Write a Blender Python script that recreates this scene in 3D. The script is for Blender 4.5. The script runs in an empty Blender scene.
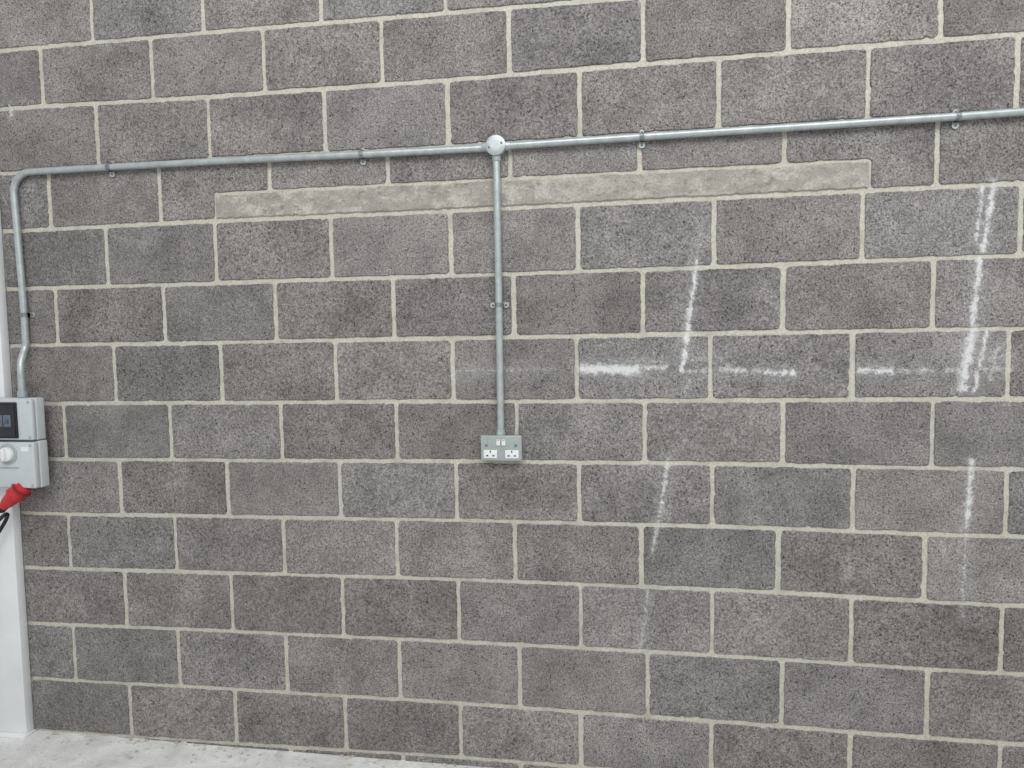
import bpy, bmesh, math, random
from mathutils import Vector, Matrix
random.seed(11)
S=bpy.context.scene
S.view_settings.view_transform='Standard'
def link(o): S.collection.objects.link(o); return o
def srgb(*c):
    r=[]
    for v in c:
        v/=255.; r.append(v/12.92 if v<=.04045 else ((v+.055)/1.055)**2.4)
    return (*r,1)
# ------------------------------------------------------------ material helpers
class NT:
    def __init__(s,t): s.t=t; s.n=t.nodes; s.l=t.links
    def node(s,ty,**kw):
        n=s.n.new(ty)
        for k,v in kw.items(): setattr(n,k,v)
        return n
    def put(s,sock,v):
        if isinstance(v,bpy.types.NodeSocket): s.l.new(v,sock)
        else: sock.default_value=v
    def math(s,op,a,b=0,c=None,clamp=False):
        n=s.node('ShaderNodeMath',operation=op,use_clamp=clamp)
        s.put(n.inputs[0],a); s.put(n.inputs[1],b)
        if c is not None: s.put(n.inputs[2],c)
        return n.outputs[0]
    def vm(s,op,a,b=(0,0,0)):
        n=s.node('ShaderNodeVectorMath',operation=op)
        s.put(n.inputs[0],a)
        if op=='SCALE': s.put(n.inputs['Scale'],b)
        else: s.put(n.inputs[1],b)
        return n.outputs['Value'] if op in('LENGTH','DOT_PRODUCT','DISTANCE') else n.outputs[0]
    def noise(s,vec,scale,detail=3,rough=.5,dist=0):
        n=s.node('ShaderNodeTexNoise'); s.put(n.inputs['Vector'],vec)
        n.inputs['Scale'].default_value=scale;n.inputs['Detail'].default_value=detail
        n.inputs['Roughness'].default_value=rough;n.inputs['Distortion'].default_value=dist
        return n.outputs['Fac']
    def vor(s,vec,scale,feature='F1'):
        n=s.node('ShaderNodeTexVoronoi',feature=feature); s.put(n.inputs['Vector'],vec)
        n.inputs['Scale'].default_value=scale
        return n
    def mr(s,v,a,b,c=0.,d=1.,smooth=False):
        n=s.node('ShaderNodeMapRange'); n.clamp=True
        if smooth: n.interpolation_type='SMOOTHSTEP'
        s.put(n.inputs[0],v)
        for i,x in zip((1,2,3,4),(a,b,c,d)): s.put(n.inputs[i],x)
        return n.outputs[0]
    def mix(s,f,a,b,blend='MIX'):
        n=s.node('ShaderNodeMix',data_type='RGBA',blend_type=blend)
        s.put(n.inputs[0],f); s.put(n.inputs[6],a); s.put(n.inputs[7],b)
        return n.outputs[2]
    def bump(s,h,strength,dist,normal=None):
        n=s.node('ShaderNodeBump'); n.inputs['Strength'].default_value=strength
        n.inputs['Distance'].default_value=dist; s.put(n.inputs['Height'],h)
        if normal: s.l.new(normal,n.inputs['Normal'])
        return n.outputs[0]
def material(name):
    m=bpy.data.materials.new(name); m.use_nodes=True
    t=NT(m.node_tree); b=t.n['Principled BSDF']; return m,t,b
def coords(t): return t.node('ShaderNodeTexCoord').outputs['Object']
def simple(name,col,rough=.5,metal=0.,var=.06,scale=40,bump=.0):
    m,t,b=material(name); c=coords(t)
    n=t.noise(c,scale,4,.6)
    dark=tuple(x*(1-var*2.5) for x in col[:3])+(1,); lite=tuple(min(1,x*(1+var)) for x in col[:3])+(1,)
    t.put(b.inputs['Base Color'],t.mix(t.mr(n,.3,.7),dark,lite))
    b.inputs['Roughness'].default_value=rough; b.inputs['Metallic'].default_value=metal
    if bump: t.put(b.inputs['Normal'],t.bump(n,bump,.002))
    return m

# chalk / paint scuffs that physically sit on the wall face (wall metres: x1,z1,x2,z2,half width,strength)
MARKS=[
 (2.660,1.92,2.640,1.80,.007,.50),(2.645,1.80,2.622,1.64,.011,.85),(2.622,1.64,2.596,1.44,.012,1.0),
 (2.548,1.13,2.528,.98,.012,.78),(2.527,.97,2.495,.80,.013,.60),(2.480,.66,2.455,.45,.010,.46),
 (3.545,2.02,3.518,1.80,.013,.86),(3.512,2.00,3.498,1.83,.009,.70),(3.510,1.78,3.492,1.56,.013,.86),
 (3.497,1.56,3.468,1.37,.022,1.0),(3.538,1.56,3.505,1.36,.012,.78),
 (3.502,1.13,3.492,.92,.014,.90),(3.492,.90,3.488,.62,.008,.50),
 (1.80,1.438,2.16,1.440,.013,.42),(2.262,1.441,2.44,1.437,.022,1.12),(2.44,1.442,2.54,1.445,.014,.72),
 (2.61,1.43,2.68,1.43,.014,.55),(2.73,1.434,2.80,1.431,.015,.78),(2.80,1.430,2.88,1.427,.013,.52),(2.87,1.424,2.95,1.422,.014,.98),
 (3.16,1.430,3.26,1.427,.018,.85),(3.28,1.428,3.38,1.426,.013,.62),(3.42,1.425,3.62,1.434,.013,.58),
 (.075,2.47,.082,2.44,.010,.75),(3.57,1.50,3.55,1.40,.014,.5),(2.62,1.40,2.60,1.36,.008,.5),
 (2.30,1.46,2.72,1.47,.030,.36),(3.48,1.47,3.60,1.47,.05,.40),(2.86,1.72,2.92,1.60,.02,.35)]
def marks_group():
    g=bpy.data.node_groups.new('wall_scuff_marks','ShaderNodeTree')
    g.interface.new_socket('Mask',in_out='OUTPUT',socket_type='NodeSocketFloat')
    t=NT(g); c=t.node('ShaderNodeTexCoord').outputs['Object']
    flat=t.vm('MULTIPLY',c,(1,0,1))
    wob=t.math('MULTIPLY',t.math('SUBTRACT',t.noise(c,38,3,.8),.5),.044)
    grain=t.noise(c,105,3,.75)
    acc=None; halo=None
    for x1,z1,x2,z2,w,s in MARKS:
        A=Vector((x1,0,z1));D=Vector((x2,0,z2))-A
        pa=t.vm('SUBTRACT',flat,tuple(A))
        h=t.math('MULTIPLY',t.vm('DOT_PRODUCT',pa,tuple(D)),1/D.length_squared,clamp=True)
        d=t.vm('DISTANCE',pa,t.vm('SCALE',tuple(D),h))
        d=t.math('ADD',d,wob)
        v=t.mr(d,w*1.4,-w*.1,0,s)
        v2=t.mr(d,w*2.2+.012,0,0,s)
        acc=v if acc is None else t.math('MAXIMUM',acc,v)
        halo=v2 if halo is None else t.math('MAXIMUM',halo,v2)
    thr=t.math('SUBTRACT',t.math('MULTIPLY',acc,1.05),t.math('MULTIPLY',grain,1.40))
    m=t.mr(thr,-.40,.20,0,1)
    m=t.math('MULTIPLY',m,t.mr(acc,0,.15))
    hz=t.math('MULTIPLY',t.math('MULTIPLY',halo,.30),t.mr(grain,.38,.62))
    m=t.math('MAXIMUM',m,hz)
    o=t.node('NodeGroupOutput'); t.l.new(m,o.inputs[0])
    return g
MG=marks_group()
def use_marks(t):
    n=t.node('ShaderNodeGroup'); n.node_tree=MG; return n.outputs[0]
CHALK=srgb(224,224,225)

def block_material():
    m,t,b=material('dense_concrete_block'); c=coords(t)
    tone=t.node('ShaderNodeAttribute',attribute_name='tone').outputs['Fac']
    warm=t.node('ShaderNodeAttribute',attribute_name='warm').outputs['Fac']
    off=t.vm('ADD',c,t.vm('SCALE',(13.,7.,5.),tone))
    fine=t.noise(off,180,3,.8)
    fine2=t.noise(off,75,3,.75)
    blot=t.noise(off,5,4,.6)
    blot2=t.noise(off,15,3,.6)
    haze=t.noise(c,1.3,3,.6)
    base=t.mix(warm,srgb(130,127,126),srgb(132,127,124))
    br=t.math('ADD',.86,t.math('MULTIPLY',tone,.25))
    br=t.math('MULTIPLY',br,t.mr(blot,.32,.68,.80,1.20))
    br=t.math('MULTIPLY',br,t.mr(blot2,.3,.7,.88,1.12))
    br=t.math('MULTIPLY',br,t.mr(haze,.3,.7,.94,1.06))
    br=t.math('MULTIPLY',br,t.mr(fine,.34,.66,.42,1.58))
    br=t.math('MULTIPLY',br,t.mr(fine2,.30,.70,.80,1.20))
    # open pores between the aggregate
    pore=t.mr(t.noise(off,115,2,.6),.60,.67,1,.42)
    br=t.math('MULTIPLY',br,pore)
    hsv=t.node('ShaderNodeVectorMath',operation='SCALE'); t.put(hsv.inputs[0],base); t.put(hsv.inputs['Scale'],t.math('MULTIPLY',br,1.05))
    col=hsv.outputs[0]
    sm=t.math('MULTIPLY',t.mr(t.noise(off,9,4,.65),.50,.70,0,.28),t.mr(fine,.38,.6,.2,1))
    col=t.mix(sm,col,srgb(165,162,158))
    col=t.mix(t.math('MULTIPLY',use_marks(t),.90),col,CHALK)
    t.put(b.inputs['Base Color'],col); b.inputs['Roughness'].default_value=1.0
    b.inputs['Specular IOR Level'].default_value=.05
    h=t.math('ADD',t.math('MULTIPLY',fine,.7),t.math('ADD',t.math('MULTIPLY',fine2,.7),t.math('MULTIPLY',pore,.25)))
    t.put(b.inputs['Normal'],t.bump(h,.9,.006))
    return m
def mortar_material():
    m,t,b=material('lime_mortar'); c=coords(t)
    n=t.noise(c,110,4,.75); n2=t.noise(c,11,5,.65)
    col=t.mix(t.mr(n,.3,.7),srgb(168,164,152),srgb(212,208,196))
    col=t.mix(t.mr(n2,.48,.68,0,.6),col,srgb(158,153,143))
    col=t.mix(t.math('MULTIPLY',use_marks(t),.6),col,CHALK)
    t.put(b.inputs['Base Color'],col); b.inputs['Roughness'].default_value=1.0
    b.inputs['Specular IOR Level'].default_value=.05
    t.put(b.inputs['Normal'],t.bump(n,.5,.004))
    return m
def lintel_material():
    m,t,b=material('cast_concrete_lintel'); c=coords(t)
    st=t.vm('MULTIPLY',c,(.75,1,1.1))
    n=t.noise(st,12,6,.75,.2); f=t.noise(c,130,4,.8); s=t.noise(st,34,6,.8,.2)
    big=t.noise(t.vm('MULTIPLY',c,(1,0,.6)),2.3,2,.5)
    col=t.mix(t.mr(n,.35,.65),srgb(164,161,153),srgb(196,193,183))
    col=t.mix(t.math('MULTIPLY',t.mr(n,.5,.57),t.mr(big,.42,.58,.2,.8)),col,srgb(214,211,200))
    col=t.mix(t.mr(s,.55,.62,0,.65),col,srgb(130,126,119))
    col=t.mix(t.mr(f,.42,.70,0,.55),col,srgb(124,120,114))
    t.put(b.inputs['Base Color'],col); b.inputs['Roughness'].default_value=1.0
    b.inputs['Specular IOR Level'].default_value=.05
    t.put(b.inputs['Normal'],t.bump(t.math('ADD',f,t.math('MULTIPLY',s,1.5)),.8,.008))
    return m
def floor_material():
    m,t,b=material('dusty_concrete_floor'); c=coords(t)
    n=t.noise(c,7,6,.65); f=t.noise(c,90,4,.75); g=t.noise(c,22,5,.7)
    col=t.mix(t.mr(n,.35,.65),srgb(206,206,204),srgb(236,237,235))
    col=t.mix(t.mr(g,.56,.64,0,.5),col,srgb(176,176,174))
    col=t.mix(t.mr(f,.5,.75,0,.35),col,srgb(160,159,156))
    t.put(b.inputs['Base Color'],col); b.inputs['Roughness'].default_value=.8
    t.put(b.inputs['Normal'],t.bump(t.math('ADD',f,g),.5,.006))
    return m
def galv_material():
    m,t,b=material('galvanised_steel'); c=coords(t)
    v=t.vor(c,260).outputs['Distance']; n=t.noise(c,30,4,.6)
    col=t.mix(t.mr(n,.3,.7),srgb(160,169,170),srgb(190,197,198))
    col=t.mix(t.mr(v,.1,.6,.25,0),col,srgb(134,143,144))
    t.put(b.inputs['Base Color'],col); b.inputs['Metallic'].default_value=.45; b.inputs['Roughness'].default_value=.4
    return m
M_BLOCK=block_material(); M_MORT=mortar_material(); M_LINT=lintel_material(); M_FLOOR=floor_material(); M_GALV=galv_material()
M_SCREW=simple('zinc_screw',srgb(120,125,125),.4,.7)
M_WHITE=simple('white_gloss_paint',srgb(226,229,231),.35,0,.03,6)
M_ENC=simple('light_grey_plastic',srgb(188,194,196),.4,0,.02,30)
M_ENC2=simple('grey_plastic_trim',srgb(158,165,168),.4,0,.03,30)
M_DARK=simple('smoked_window',srgb(38,42,48),.15,0,.1,30)
M_BLACK=simple('black_rubber',srgb(24,24,26),.55,0,.1,60)
M_RED=simple('red_plastic',srgb(186,38,48),.35,0,.05,40)
M_DRED=simple('dark_red_plastic',srgb(128,26,34),.4,0,.05,40)
M_SBOX=simple('grey_metalclad_paint',srgb(138,148,148),.45,.1,.05,60)
M_SPLATE=simple('grey_faceplate_paint',srgb(158,167,166),.4,.1,.04,60)
M_SWHITE=simple('white_thermoset',srgb(222,225,224),.35,0,.02,60)
M_BLUE=simple('blue_breaker_toggle',srgb(60,90,140),.4)
M_BRK=simple('breaker_body',srgb(96,104,112),.4)

# ------------------------------------------------------------ geometry helpers
def obj(name,me,mats,parent=None):
    o=link(bpy.data.objects.new(name,me))
    for m in mats: me.materials.append(m)
    if parent: o.parent=parent
    return o
def empty(name,loc=(0,0,0)):
    o=link(bpy.data.objects.new(name,None)); o.location=loc; o.empty_display_size=.05
    bpy.context.view_layer.update(); return o
def finish(bm,name,mat,parent=None,smooth=False):
    me=bpy.data.meshes.new(name); bmesh.ops.recalc_face_normals(bm,faces=bm.faces); bm.to_mesh(me); bm.free()
    if smooth:
        for p in me.polygons: p.use_smooth=True
        me.set_sharp_from_angle(angle=math.radians(35))
    o=obj(name,me,[mat] if not isinstance(mat,list) else mat)
    if parent: o.parent=parent; o.matrix_parent_inverse=parent.matrix_world.inverted()
    return o
def add_box(bm,x0,x1,y0,y1,z0,z1,bev=0,seg=2,mi=0,taper=0):
    vs=[bm.verts.new((x,y,z)) for x in(x0,x1) for y in(y0,y1) for z in(z0,z1)]
    if taper:   # shrink the y0 (front) side
        for v in vs:
            if v.co.y==y0:
                v.co.x+=taper*(1 if v.co.x==x0 else -1); v.co.z+=taper*(1 if v.co.z==z0 else -1)
    fs=[bm.faces.new([vs[i] for i in f]) for f in((0,1,3,2),(4,6,7,5),(0,4,5,1),(2,3,7,6),(0,2,6,4),(1,5,7,3))]
    for f in fs: f.material_index=mi
    if bev:
        es=list({e for f in fs for e in f.edges})
        bmesh.ops.bevel(bm,geom=es,offset=bev,segments=seg,affect='EDGES',profile=.5)
def box(name,*a,mat=None,parent=None,bev=0,seg=2,taper=0):
    bm=bmesh.new(); add_box(bm,*a,bev=bev,seg=seg,taper=taper); return finish(bm,name,mat,parent,smooth=bev>0)
def add_lathe(bm,center,axis,prof,seg=32,mi=0):
    """prof = [(distance along axis, radius)...]"""
    q=Vector((0,0,1)).rotation_difference(Vector(axis).normalized()); c=Vector(center)
    rings=[]
    for d,r in prof:
        rings.append([bm.verts.new(c+q@Vector((r*math.cos(2*math.pi*i/seg),r*math.sin(2*math.pi*i/seg),d))) for i in range(seg)])
    for a,b in zip(rings,rings[1:]):
        for i in range(seg):
            f=bm.faces.new((a[i],a[(i+1)%seg],b[(i+1)%seg],b[i])); f.material_index=mi
    f=bm.faces.new(rings[0][::-1]); f.material_index=mi
    f=bm.faces.new(rings[-1]); f.material_index=mi
def lathe(name,center,axis,prof,mat,parent=None,seg=32):
    bm=bmesh.new(); add_lathe(bm,center,axis,prof,seg); return finish(bm,name,mat,parent,True)
def add_tube(bm,pts,r,seg=20,mi=0):
    pts=[Vector(p) for p in pts]; rings=[]
    t0=(pts[1]-pts[0]).normalized()
    n=t0.orthogonal().normalized()
    for i,p in enumerate(pts):
        t=(pts[min(i+1,len(pts)-1)]-pts[max(i-1,0)]).normalized()
        n=(n-t*n.dot(t)).normalized(); b=t.cross(n)
        rings.append([bm.verts.new(p+(n*math.cos(2*math.pi*k/seg)+b*math.sin(2*math.pi*k/seg))*r) for k in range(seg)])
    for a,b in zip(rings,rings[1:]):
        for i in range(seg):
            f=bm.faces.new((a[i],a[(i+1)%seg],b[(i+1)%seg],b[i])); f.material_index=mi
    bm.faces.new(rings[0][::-1]); bm.faces.new(rings[-1])
def smooth_path(ctrl,n=10):
    ctrl=[Vector(c) for c in ctrl]; out=[]
    for i in range(len(ctrl)-1):
        p0=ctrl[max(i-1,0)];p1=ctrl[i];p2=ctrl[i+1];p3=ctrl[min(i+2,len(ctrl)-1)]
        for k in range(n):
            t=k/n
            out.append(.5*((2*p1)+(p2-p0)*t+(2*p0-5*p1+4*p2-p3)*t*t+(3*p1-p0-3*p2+p3)*t**3))
    out.append(ctrl[-1]); return out

# ------------------------------------------------------------ block wall (surveyed joints)
CH=.2226
PD={0:(0,[-1,2,3,0,-8,-5,2,16]),1:(1,[-13,-4,-2,-3,-1,4,5,15]),2:(0,[4,6,6,2,-4,-3,-1,8]),3:(1,[-6,7,4,-2,-13,-18,-12,-4]),
4:(0,[8,11,10,4,-7,-4,-2,9]),5:(1,[2,10,14,10,2,-3,0,10]),6:(0,[9,7,9,-1,-10,-12,-12,3]),7:(1,[-3,8,8,12,-2,-9,-5,2]),
8:(0,[2,4,9,2,-2,-1,11,23]),9:(1,[-4,12,5,3,-8,-17,-6,4]),10:(0,[-11,-2,-1,1,9,13,21]),11:(1,[-7,5,-1,-7,-5,-6,2,6]),12:(0,[-6,-6,-2,2])}
BD=[[-21,-12,5,3,3],[-25,-15,-10,-15,-22],[-16,-6,0,0,-8],[-9,1,12,11,-3],[-8,-2,7,9,0],[-11,-7,0,2,-4],[-11,-9,-7,-4,-2],
[-6,-6,-3,-2,-1],[-8,-7,-7,-3,4],[-4,-1,-3,1,4],[-7,-1,-5,-3,-2],[15,2,-1,5,9],[10,8,2,-4,-4]]
KX=[.1,.9,1.8,2.7,3.5]
def bed(i,x):
    z=i*CH
    if i<len(BD):
        d=BD[i]
        if x<=KX[0]: dv=d[0]
        elif x>=KX[-1]: dv=d[-1]
        else:
            for k in range(4):
                if x<=KX[k+1]:
                    f=(x-KX[k])/(KX[k+1]-KX[k]); f=f*f*(3-2*f); dv=d[k]*(1-f)+d[k+1]*f; break
        z+=dv/1000
    return z
def perp(r,u):
    if r in PD:
        par,l=PD[r]
        k=round(u-.5) if par else round(u)-1
        if 0<=k<len(l): return u*.45+l[k]/1000
    rr=random.Random(int(u*10)+r*100)
    return u*.45+rr.uniform(-.004,.004)
X0,X1=-.9,5.4; NROW=17
LX0,LX1,LZ1=.916,3.176,2.096
bm=bmesh.new()
tone_l=bm.faces.layers.float.new('tone'); warm_l=bm.faces.layers.float.new('warm')
def jitter_poly(poly,step=.010,amp=.0016):
    out=[]; n=len(poly)
    for i in range(n):
        a=Vector(poly[i]); b=Vector(poly[(i+1)%n]); L=(b-a).length; d=(b-a)/L; nn=Vector((-d.y,d.x))
        k=max(2,int(L/step)); ph=random.random()*9
        for j in range(k):
            s=L*j/k
            w=amp*(random.uniform(-1,1)*.8+.5*math.sin(s*45+ph))
            if random.random()<.045: w+=random.uniform(0,.0045)
            if j==0: 
                e=Vector(poly[i-1]); dd=(e-a).normalized(); p=a+(d+dd)*random.uniform(.0012,.004)
            else: p=a+d*s+nn*w
            out.append(p)
    return out
def emit_block(poly,depth=.0045,mi=0,tone=None,warm=None):
    pts=jitter_poly(poly)
    n=len(pts)
    tone=random.random() if tone is None else tone; warm=random.random() if warm is None else warm
    tilt=random.uniform(-.0008,.0008)
    outer=[bm.verts.new((p.x,.004,p.y)) for p in pts]
    mid=[bm.verts.new((p.x,-depth*.5+tilt,p.y)) for p in pts]
    inner=[]
    for i in range(n):
        a=pts[i-1];b=pts[(i+1)%n]; d=(b-a); d.normalize(); nn=Vector((-d.y,d.x))
        q=pts[i]+nn*.0022
        inner.append(bm.verts.new((q.x,-depth+tilt,q.y)))
    fs=[]
    for A,B in((outer,mid),(mid,inner)):
        for i in range(n): fs.append(bm.faces.new((A[i],A[(i+1)%n],B[(i+1)%n],B[i])))
    fs.append(bm.faces.new(inner))
    for f in fs: f[tone_l]=tone; f[warm_l]=warm; f.material_index=mi
for r in range(-1,NROW):
    par=.5 if r%2 else 0
    us=[k+par for k in range(-3,13)]
    for ua,ub in zip(us,us[1:]):
        g=lambda: random.uniform(.0066,.0096)
        xa=perp(r,ua)+g(); xb=perp(r,ub)-g()
        if xb<X0 or xa>X1: continue
        gl,gt=g(),g()
        zl=lambda x:(bed(r,x) if r>=0 else -.23)+gl
        zt=lambda x:bed(r+1,x)-gt
        if r==9 and xb>LX0 and xa<LX1:
            lt=LZ1+.010
            if xa<LX0-.03 :   # notched left block
                poly=[(xa,zl(xa)),(LX0-.009,zl(LX0)),(LX0-.009,lt),(xb,lt),(xb,zt(xb)),(xa,zt(xa))]
            elif xb>LX1+.03:
                poly=[(xa,lt),(LX1+.009,lt),(LX1+.009,zl(LX1)),(xb,zl(xb)),(xb,zt(xb)),(xa,zt(xa))]
            else: poly=[(xa,lt),(xb,lt),(xb,zt(xb)),(xa,zt(xa))]
        else:
            poly=[(xa,zl(xa)),(xb,zl(xb)),(xb,zt(xb)),(xa,zt(xa))]
        emit_block(poly)
# mortar body
vs=[bm.verts.new(c) for c in((X0,0,-.3),(X1,0,-.3),(X1,0,3.75),(X0,0,3.75),(X0,.2,-.3),(X1,.2,-.3),(X1,.2,3.75),(X0,.2,3.75))]
for f in((0,1,2,3),(5,4,7,6),(4,0,3,7),(1,5,6,2),(3,2,6,7),(4,5,1,0)):
    ff=bm.faces.new([vs[i] for i in f]); ff.material_index=1
me=bpy.data.meshes.new('wall_back'); bm.normal_update(); bm.to_mesh(me); bm.free()
wall=obj('wall_back',me,[M_BLOCK,M_MORT])

# lintel
def lintel():
    b2=bmesh.new()
    top=[];bot=[]; N=190
    for i in range(N+1):
        x=LX0+(LX1-LX0)*i/N
        top.append((x,LZ1-.002+.0020*math.sin(x*17)+random.uniform(-.0026,.0022)))
        bot.append((x,bed(9,x)+.0085+random.uniform(-.0022,.0026)))
    pts=bot+top[::-1]; n=len(pts); y=-.007
    back=[b2.verts.new((x,.01,z)) for x,z in pts]; fr=[b2.verts.new((x,y+.002,z)) for x,z in pts]
    zc=(LZ1+2.01)/2
    inn=[b2.verts.new((min(max(x,LX0+.003),LX1-.003),y,z+(.003 if z<zc else -.003))) for x,z in pts]
    for A,B in((back,fr),(fr,inn)):
        for i in range(n): b2.faces.new((A[i],A[(i+1)%n],B[(i+1)%n],B[i]))
    b2.faces.new(inn)
    return finish(b2,'concrete_lintel',M_LINT)
lintel()

# floor
FZ=-.024
bmf=bmesh.new()
add_box(bmf,X0,X1,-6.0,0.0,FZ-.12,FZ)
finish(bmf,'floor',M_FLOOR)

# mortar droppings along the foot of the wall
bmd=bmesh.new()
for i in range(190):
    x=random.uniform(.05,5.0); y=-abs(random.gauss(0,.05))-.010; s=random.uniform(.003,.011)
    m=Matrix.Translation((x,y,FZ+s*.2))@Matrix.Diagonal((s,s*random.uniform(.6,1),s*.55,1))
    ret=bmesh.ops.create_icosphere(bmd,subdivisions=1,radius=1,matrix=m)
    for v in ret['verts']: v.co+=Vector([random.uniform(-.25,.25)*s for _ in range(3)])
finish(bmd,'mortar_droppings',M_MORT)

# white steel column
col=empty('white_steel_column',(-.13,-.02,FZ))
CX1=.010; CYF=-.045
box('shaft',-.27,CX1,CYF,-.0065,FZ+.010,3.7,mat=M_WHITE,parent=col,bev=.004)
box('base_plate',-.30,CX1+.008,CYF-.02,-.007,FZ,FZ+.010,mat=M_WHITE,parent=col,bev=.002)

# ------------------------------------------------------------ conduit
R=.0125; CY=-.0235
cond=empty('galvanised_conduit',(1.974,CY,2.208))
bm2=bmesh.new()
def arc(cx,cz,r,a0,a1,n=12): return [(cx+r*math.cos(a0+(a1-a0)*k/n),CY,cz+r*math.sin(a0+(a1-a0)*k/n)) for k in range(n+1)]
br=.075
left=[(1.940,CY,2.203),(1.491,CY,2.206),(1.066,CY,2.211),(.501,CY,2.214),(.25,CY,2.214)]
left+=[(x,y,z) for x,y,z in arc(.088+br,2.214-br,br,math.pi/2,math.pi)]
left+=[(.094,CY,1.95),(.100,CY,1.671),(.099,CY,1.60)]
left+=smooth_path([(.099,CY,1.57),(.097,CY-.004,1.54),(.103,-.055,1.49),(.108,-.064,1.45),(.108,-.064,1.42)],6)
left+=[(.108,-.064,1.355)]
add_tube(bm2,left,R); finish(bm2,'bent_run',M_GALV,cond,True)
bm2=bmesh.new(); add_tube(bm2,[(2.006,CY,2.206),(2.464,CY,2.210),(2.963,CY,2.212),(3.426,CY,2.215),(3.63,CY,2.218),(5.3,CY,2.225)],R); finish(bm2,'straight_run',M_GALV,cond,True)
bm2=bmesh.new(); add_tube(bm2,[(1.9735,CY,2.172),(1.9735,CY,1.7),(1.9725,CY,1.216)],R); finish(bm2,'drop_run',M_GALV,cond,True)
lathe('bush',(.108,-.064,1.354),(0,0,1),[(0,.017),(.016,.017),(.018,.0155),(.026,.0155)],M_GALV,cond)
lathe('bush_socket',(1.9725,CY,1.2135),(0,0,1),[(0,.0175),(.006,.0175),(.007,.0155),(.018,.0155)],M_GALV,cond)

# junction box
jb=empty('conduit_junction_box',(1.974,-.02,2.206))
bj=bmesh.new(); c=(1.974,-.0058,2.206)
add_lathe(bj,c,(0,-1,0),[(0,.031),(.002,.032),(.032,.032),(.034,.031)],40)
for d in((1,0,0),(-1,0,0),(0,0,-1)):
    dd=Vector(d); add_lathe(bj,Vector((1.974,CY,2.206))+dd*.026,d,[(0,.0155),(.022,.0155),(.0235,.0145)],28)
finish(bj,'body',M_GALV,jb,True)
bj=bmesh.new(); add_lathe(bj,(1.974,-.0395,2.206),(0,-1,0),[(0,.0335),(.002,.0345),(.004,.034),(.0055,.030),(.0062,.016)],40); finish(bj,'lid',M_GALV,jb,True)
for k,(dx,dz) in enumerate([(.0215,.006),(-.0215,-.006)]):
    lathe('lid_screw_%d'%(k+1),(1.974+dx,-.0445,2.206+dz),(0,-1,0),[(0,.0042),(.002,.004),(.003,.0025)],M_SCREW,jb,16)

# saddles
nsad=0
def saddle(x,z,vertical):
    """strap over a conduit; lobes above/below a horizontal run or left/right of a drop"""
    global nsad
    nsad+=1
    b=bmesh.new()
    w=.0075; Rr=R+.0016
    def P(s,y,a):
        return (x+a,y,z+s) if not vertical else (x+s,y,z+a)
    prof=[(-.021,-.010),(-Rr,-.010)]
    for k in range(17):
        a=math.pi-math.pi*k/16
        prof.append((Rr*math.cos(a),CY-Rr*math.sin(a)))
    prof+=[(Rr,-.010),(.021,-.010)]
    prev=None
    for s,y in prof:
        row=[b.verts.new(P(s,y,-w)),b.verts.new(P(s,y,w))]
        if prev: b.faces.new((prev[0],prev[1],row[1],row[0]))
        prev=row
    bmesh.ops.solidify(b,geom=b.faces[:],thickness=-.0014)
    for sg in(-1,1):
        rr=.0105 if (sg<0 or vertical) else .0075
        off=.0235 if (sg<0 or vertical) else .0185
        add_lathe(b,P(sg*off,-.0065,0),(0,-1,0),[(0,rr),(.004,rr),(.0046,rr-.0005)],24)
        add_lathe(b,P(sg*off,-.0105,0),(0,-1,0),[(0,.0045),(.0022,.0042),(.003,.003)],14,mi=1)
    add_box(b,*( (x-.0085,x+.0085,-.0105,-.0055,z-.024,z+.018) if not vertical else (x-.024,x+.024,-.0105,-.0055,z-.0085,z+.0085)),bev=.001)
    finish(b,'saddle_clip_%d'%nsad,[M_GALV,M_SCREW],cond,True)
for x,z in((.501,2.214),(1.491,2.206),(2.464,2.210),(3.426,2.215),(4.4,2.2215)): saddle(x,z,False)
saddle(.100,1.671,True); saddle(1.9735,1.667,True)

# ------------------------------------------------------------ double socket
sk=empty('double_wall_socket',(1.976,-.02,1.168))
SX,SZ=1.976,1.168
box('back_box',SX-.071,SX+.071,-.036,-.0055,SZ-.043,SZ+.043,mat=M_SBOX,parent=sk,bev=.006,seg=3)
box('face_plate',SX-.073,SX+.073,-.045,-.036,SZ-.045,SZ+.045,mat=M_SPLATE,parent=sk,bev=.004,seg=3)
for s,nm in((-1,'left'),(1,'right')):
    cx=SX+s*.038
    box('outlet_'+nm,cx-.024,cx+.024,-.0475,-.044,SZ-.035,SZ-.006,mat=M_SWHITE,parent=sk,bev=.001)
    box('earth_slot_'+nm,cx-.0022,cx+.0022,-.0481,-.046,SZ-.015,SZ-.008,mat=M_BLACK,parent=sk)
    for q in(-1,1):
        box('pin_slot_%s_%d'%(nm,q+2),cx+q*.011-.0034,cx+q*.011+.0034,-.0481,-.046,SZ-.028,SZ-.0235,mat=M_BLACK,parent=sk)
    rx=SX+s*.0095
    box('rocker_'+nm,rx-.0065,rx+.0065,-.050,-.044,SZ+.010,SZ+.031,mat=M_SWHITE,parent=sk,bev=.0015)
    box('rocker_flag_'+nm,rx-.0045,rx+.0045,-.0504,-.0495,SZ+.0265,SZ+.0285,mat=M_RED,parent=sk)
    lathe('plate_screw_'+nm,(SX+s*.052,-.0445,SZ+.010),(0,-1,0),[(0,.0048),(.0018,.0044),(.0024,.002)],M_SCREW,sk,16)

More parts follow.
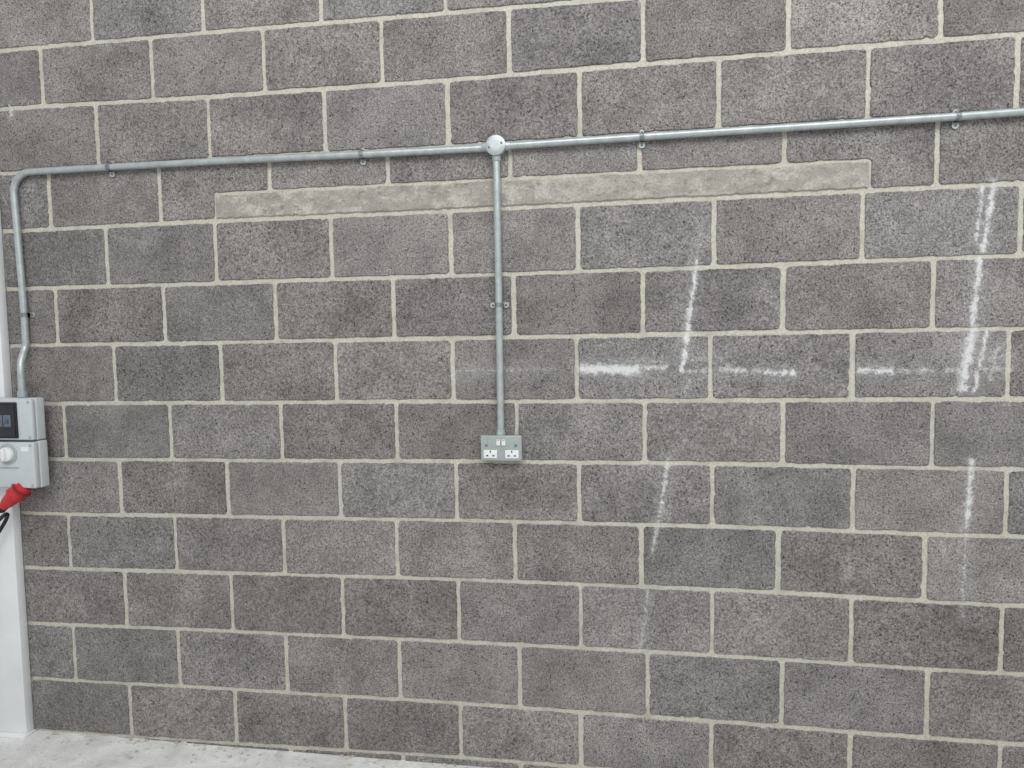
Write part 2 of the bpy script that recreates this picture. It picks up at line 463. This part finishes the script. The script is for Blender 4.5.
# ------------------------------------------------------------ interlocked switch enclosure
en=empty('switched_socket_enclosure',(.06,-.08,1.18))
EX0,EX1=-.115,.186; YB=-.0455; YF=-.108; ZS=1.188
box('upper_housing',EX0,EX1,YF+.02,YB,ZS+.002,1.352,mat=M_ENC,parent=en,bev=.006,seg=3)
box('upper_cover',EX0+.001,EX1-.001,YF,YF+.0195,ZS+.004,1.350,mat=M_ENC,parent=en,bev=.007,seg=3,taper=.002)
box('lower_housing',EX0,EX1+.004,YF+.02,YB,1.006,ZS-.001,mat=M_ENC,parent=en,bev=.006,seg=3)
box('lower_cover',EX0+.001,EX1+.003,YF-.006,YF+.0195,1.008,ZS-.003,mat=M_ENC,parent=en,bev=.007,seg=3,taper=.002)
box('window_frame',-.09,.124,YF-.006,YF+.002,1.200,1.338,mat=M_BLACK,parent=en,bev=.003)
box('breaker_window',-.082,.117,YF-.009,YF-.004,1.208,1.330,mat=M_DARK,parent=en,bev=.002)
for k in range(4):
    xx=.086-k*.036
    box('breaker_%d'%(k+1),xx-.016,xx+.016,YF-.011,YF-.008,1.245,1.290,mat=M_BRK,parent=en,bev=.001)
    box('breaker_toggle_%d'%(k+1),xx-.007,xx+.007,YF-.016,YF-.010,1.260,1.272,mat=M_BLUE,parent=en,bev=.001)
for k,(xx,zz) in enumerate([(.172,1.338),(.172,1.203),(.176,1.174),(.176,1.020)]):
    lathe('cover_screw_%d'%(k+1),(xx,YF-(.0 if zz>ZS else .006)+.001,zz),(0,-1,0),[(0,.006),(.002,.0055),(.0025,.003)],M_ENC2,en,16)
kx,kz=.078,1.140
lathe('switch_escutcheon',(kx,YF-.005,kz),(0,-1,0),[(0,.040),(.003,.040),(.005,.037)],M_ENC2,en,40)
lathe('rotary_knob',(kx,YF-.009,kz),(0,-1,0),[(0,.028),(.012,.027),(.014,.024)],M_SWHITE,en,40)
box('knob_grip',kx-.007,kx+.007,YF-.034,YF-.020,kz-.024,kz+.024,mat=M_SWHITE,parent=en,bev=.003)
box('rating_label',.135,.168,YF-.0068,YF-.0055,1.150,1.168,mat=M_SWHITE,parent=en)
box('text_strip',.040,.120,YF-.0068,YF-.0055,1.083,1.090,mat=M_ENC2,parent=en)
# inlet and plug
a=Vector((.122,-.088,1.016)); d=Vector((-.66,-.22,-.66)).normalized()
lathe('outlet_collar',a,d,[(0,.030),(.014,.030),(.016,.033),(.022,.033)],M_RED,en)
lathe('outlet_flap_rim',a+d*.020,d,[(0,.037),(.008,.037),(.010,.034)],M_DRED,en)
pl=empty('red_industrial_plug',a+d*.07)
bp=bmesh.new()
add_lathe(bp,a+d*.0305,d,[(0,.030),(.014,.030),(.017,.033),(.030,.033),(.034,.028),(.066,.023),(.076,.019),(.090,.018)],32)
for k in range(10):
    an=k*math.pi/5
    q=Vector((0,0,1)).rotation_difference(d)
    add_tube(bp,[a+d*.048+q@Vector((math.cos(an)*.032,math.sin(an)*.032,0)),a+d*.061+q@Vector((math.cos(an)*.032,math.sin(an)*.032,0))],.003,8)
finish(bp,'plug_body',M_RED,pl,True)
lathe('cable_gland',a+d*.119,d,[(0,.0185),(.012,.0185),(.020,.013)],M_BLACK,pl)
e=a+d*.132
bp=bmesh.new()
add_tube(bp,smooth_path([e,e+d*.03,(.02,-.14,.872),(.045,-.11,.905),(.020,-.085,.875),(-.06,-.085,.76),(-.13,-.09,.60),(-.18,-.11,.35),(-.28,-.12,.08),(-.36,-.20,FZ+.010),(-.6,-.30,FZ+.010)],10),.007,16)
finish(bp,'cable',M_BLACK,pl,True)

# ------------------------------------------------------------ light
w=bpy.data.worlds.new('overcast'); S.world=w; w.use_nodes=True
w.node_tree.nodes['Background'].inputs[0].default_value=(.97,.99,1.0,1)
w.node_tree.nodes['Background'].inputs[1].default_value=.64
def area(name,loc,tgt,size,sizey,power,col):
    L=bpy.data.lights.new(name,'AREA'); L.shape='RECTANGLE'; L.size=size; L.size_y=sizey; L.energy=power; L.color=col
    o=link(bpy.data.objects.new(name,L)); o.location=loc
    o.rotation_euler=(Vector(tgt)-Vector(loc)).to_track_quat('-Z','Y').to_euler(); return o
area('roof_light',(3.0,-3.6,4.6),(2.4,0,.7),5.0,2.2,185,(1,1,1))
# camera
cd=bpy.data.cameras.new('camera'); co=link(bpy.data.objects.new('camera',cd))
co.location=(2.394,-2.432,1.557); co.rotation_euler=(1.503,.016,.155)
cd.sensor_width=36; cd.lens=700/1024*36; cd.clip_start=.05
S.camera=co
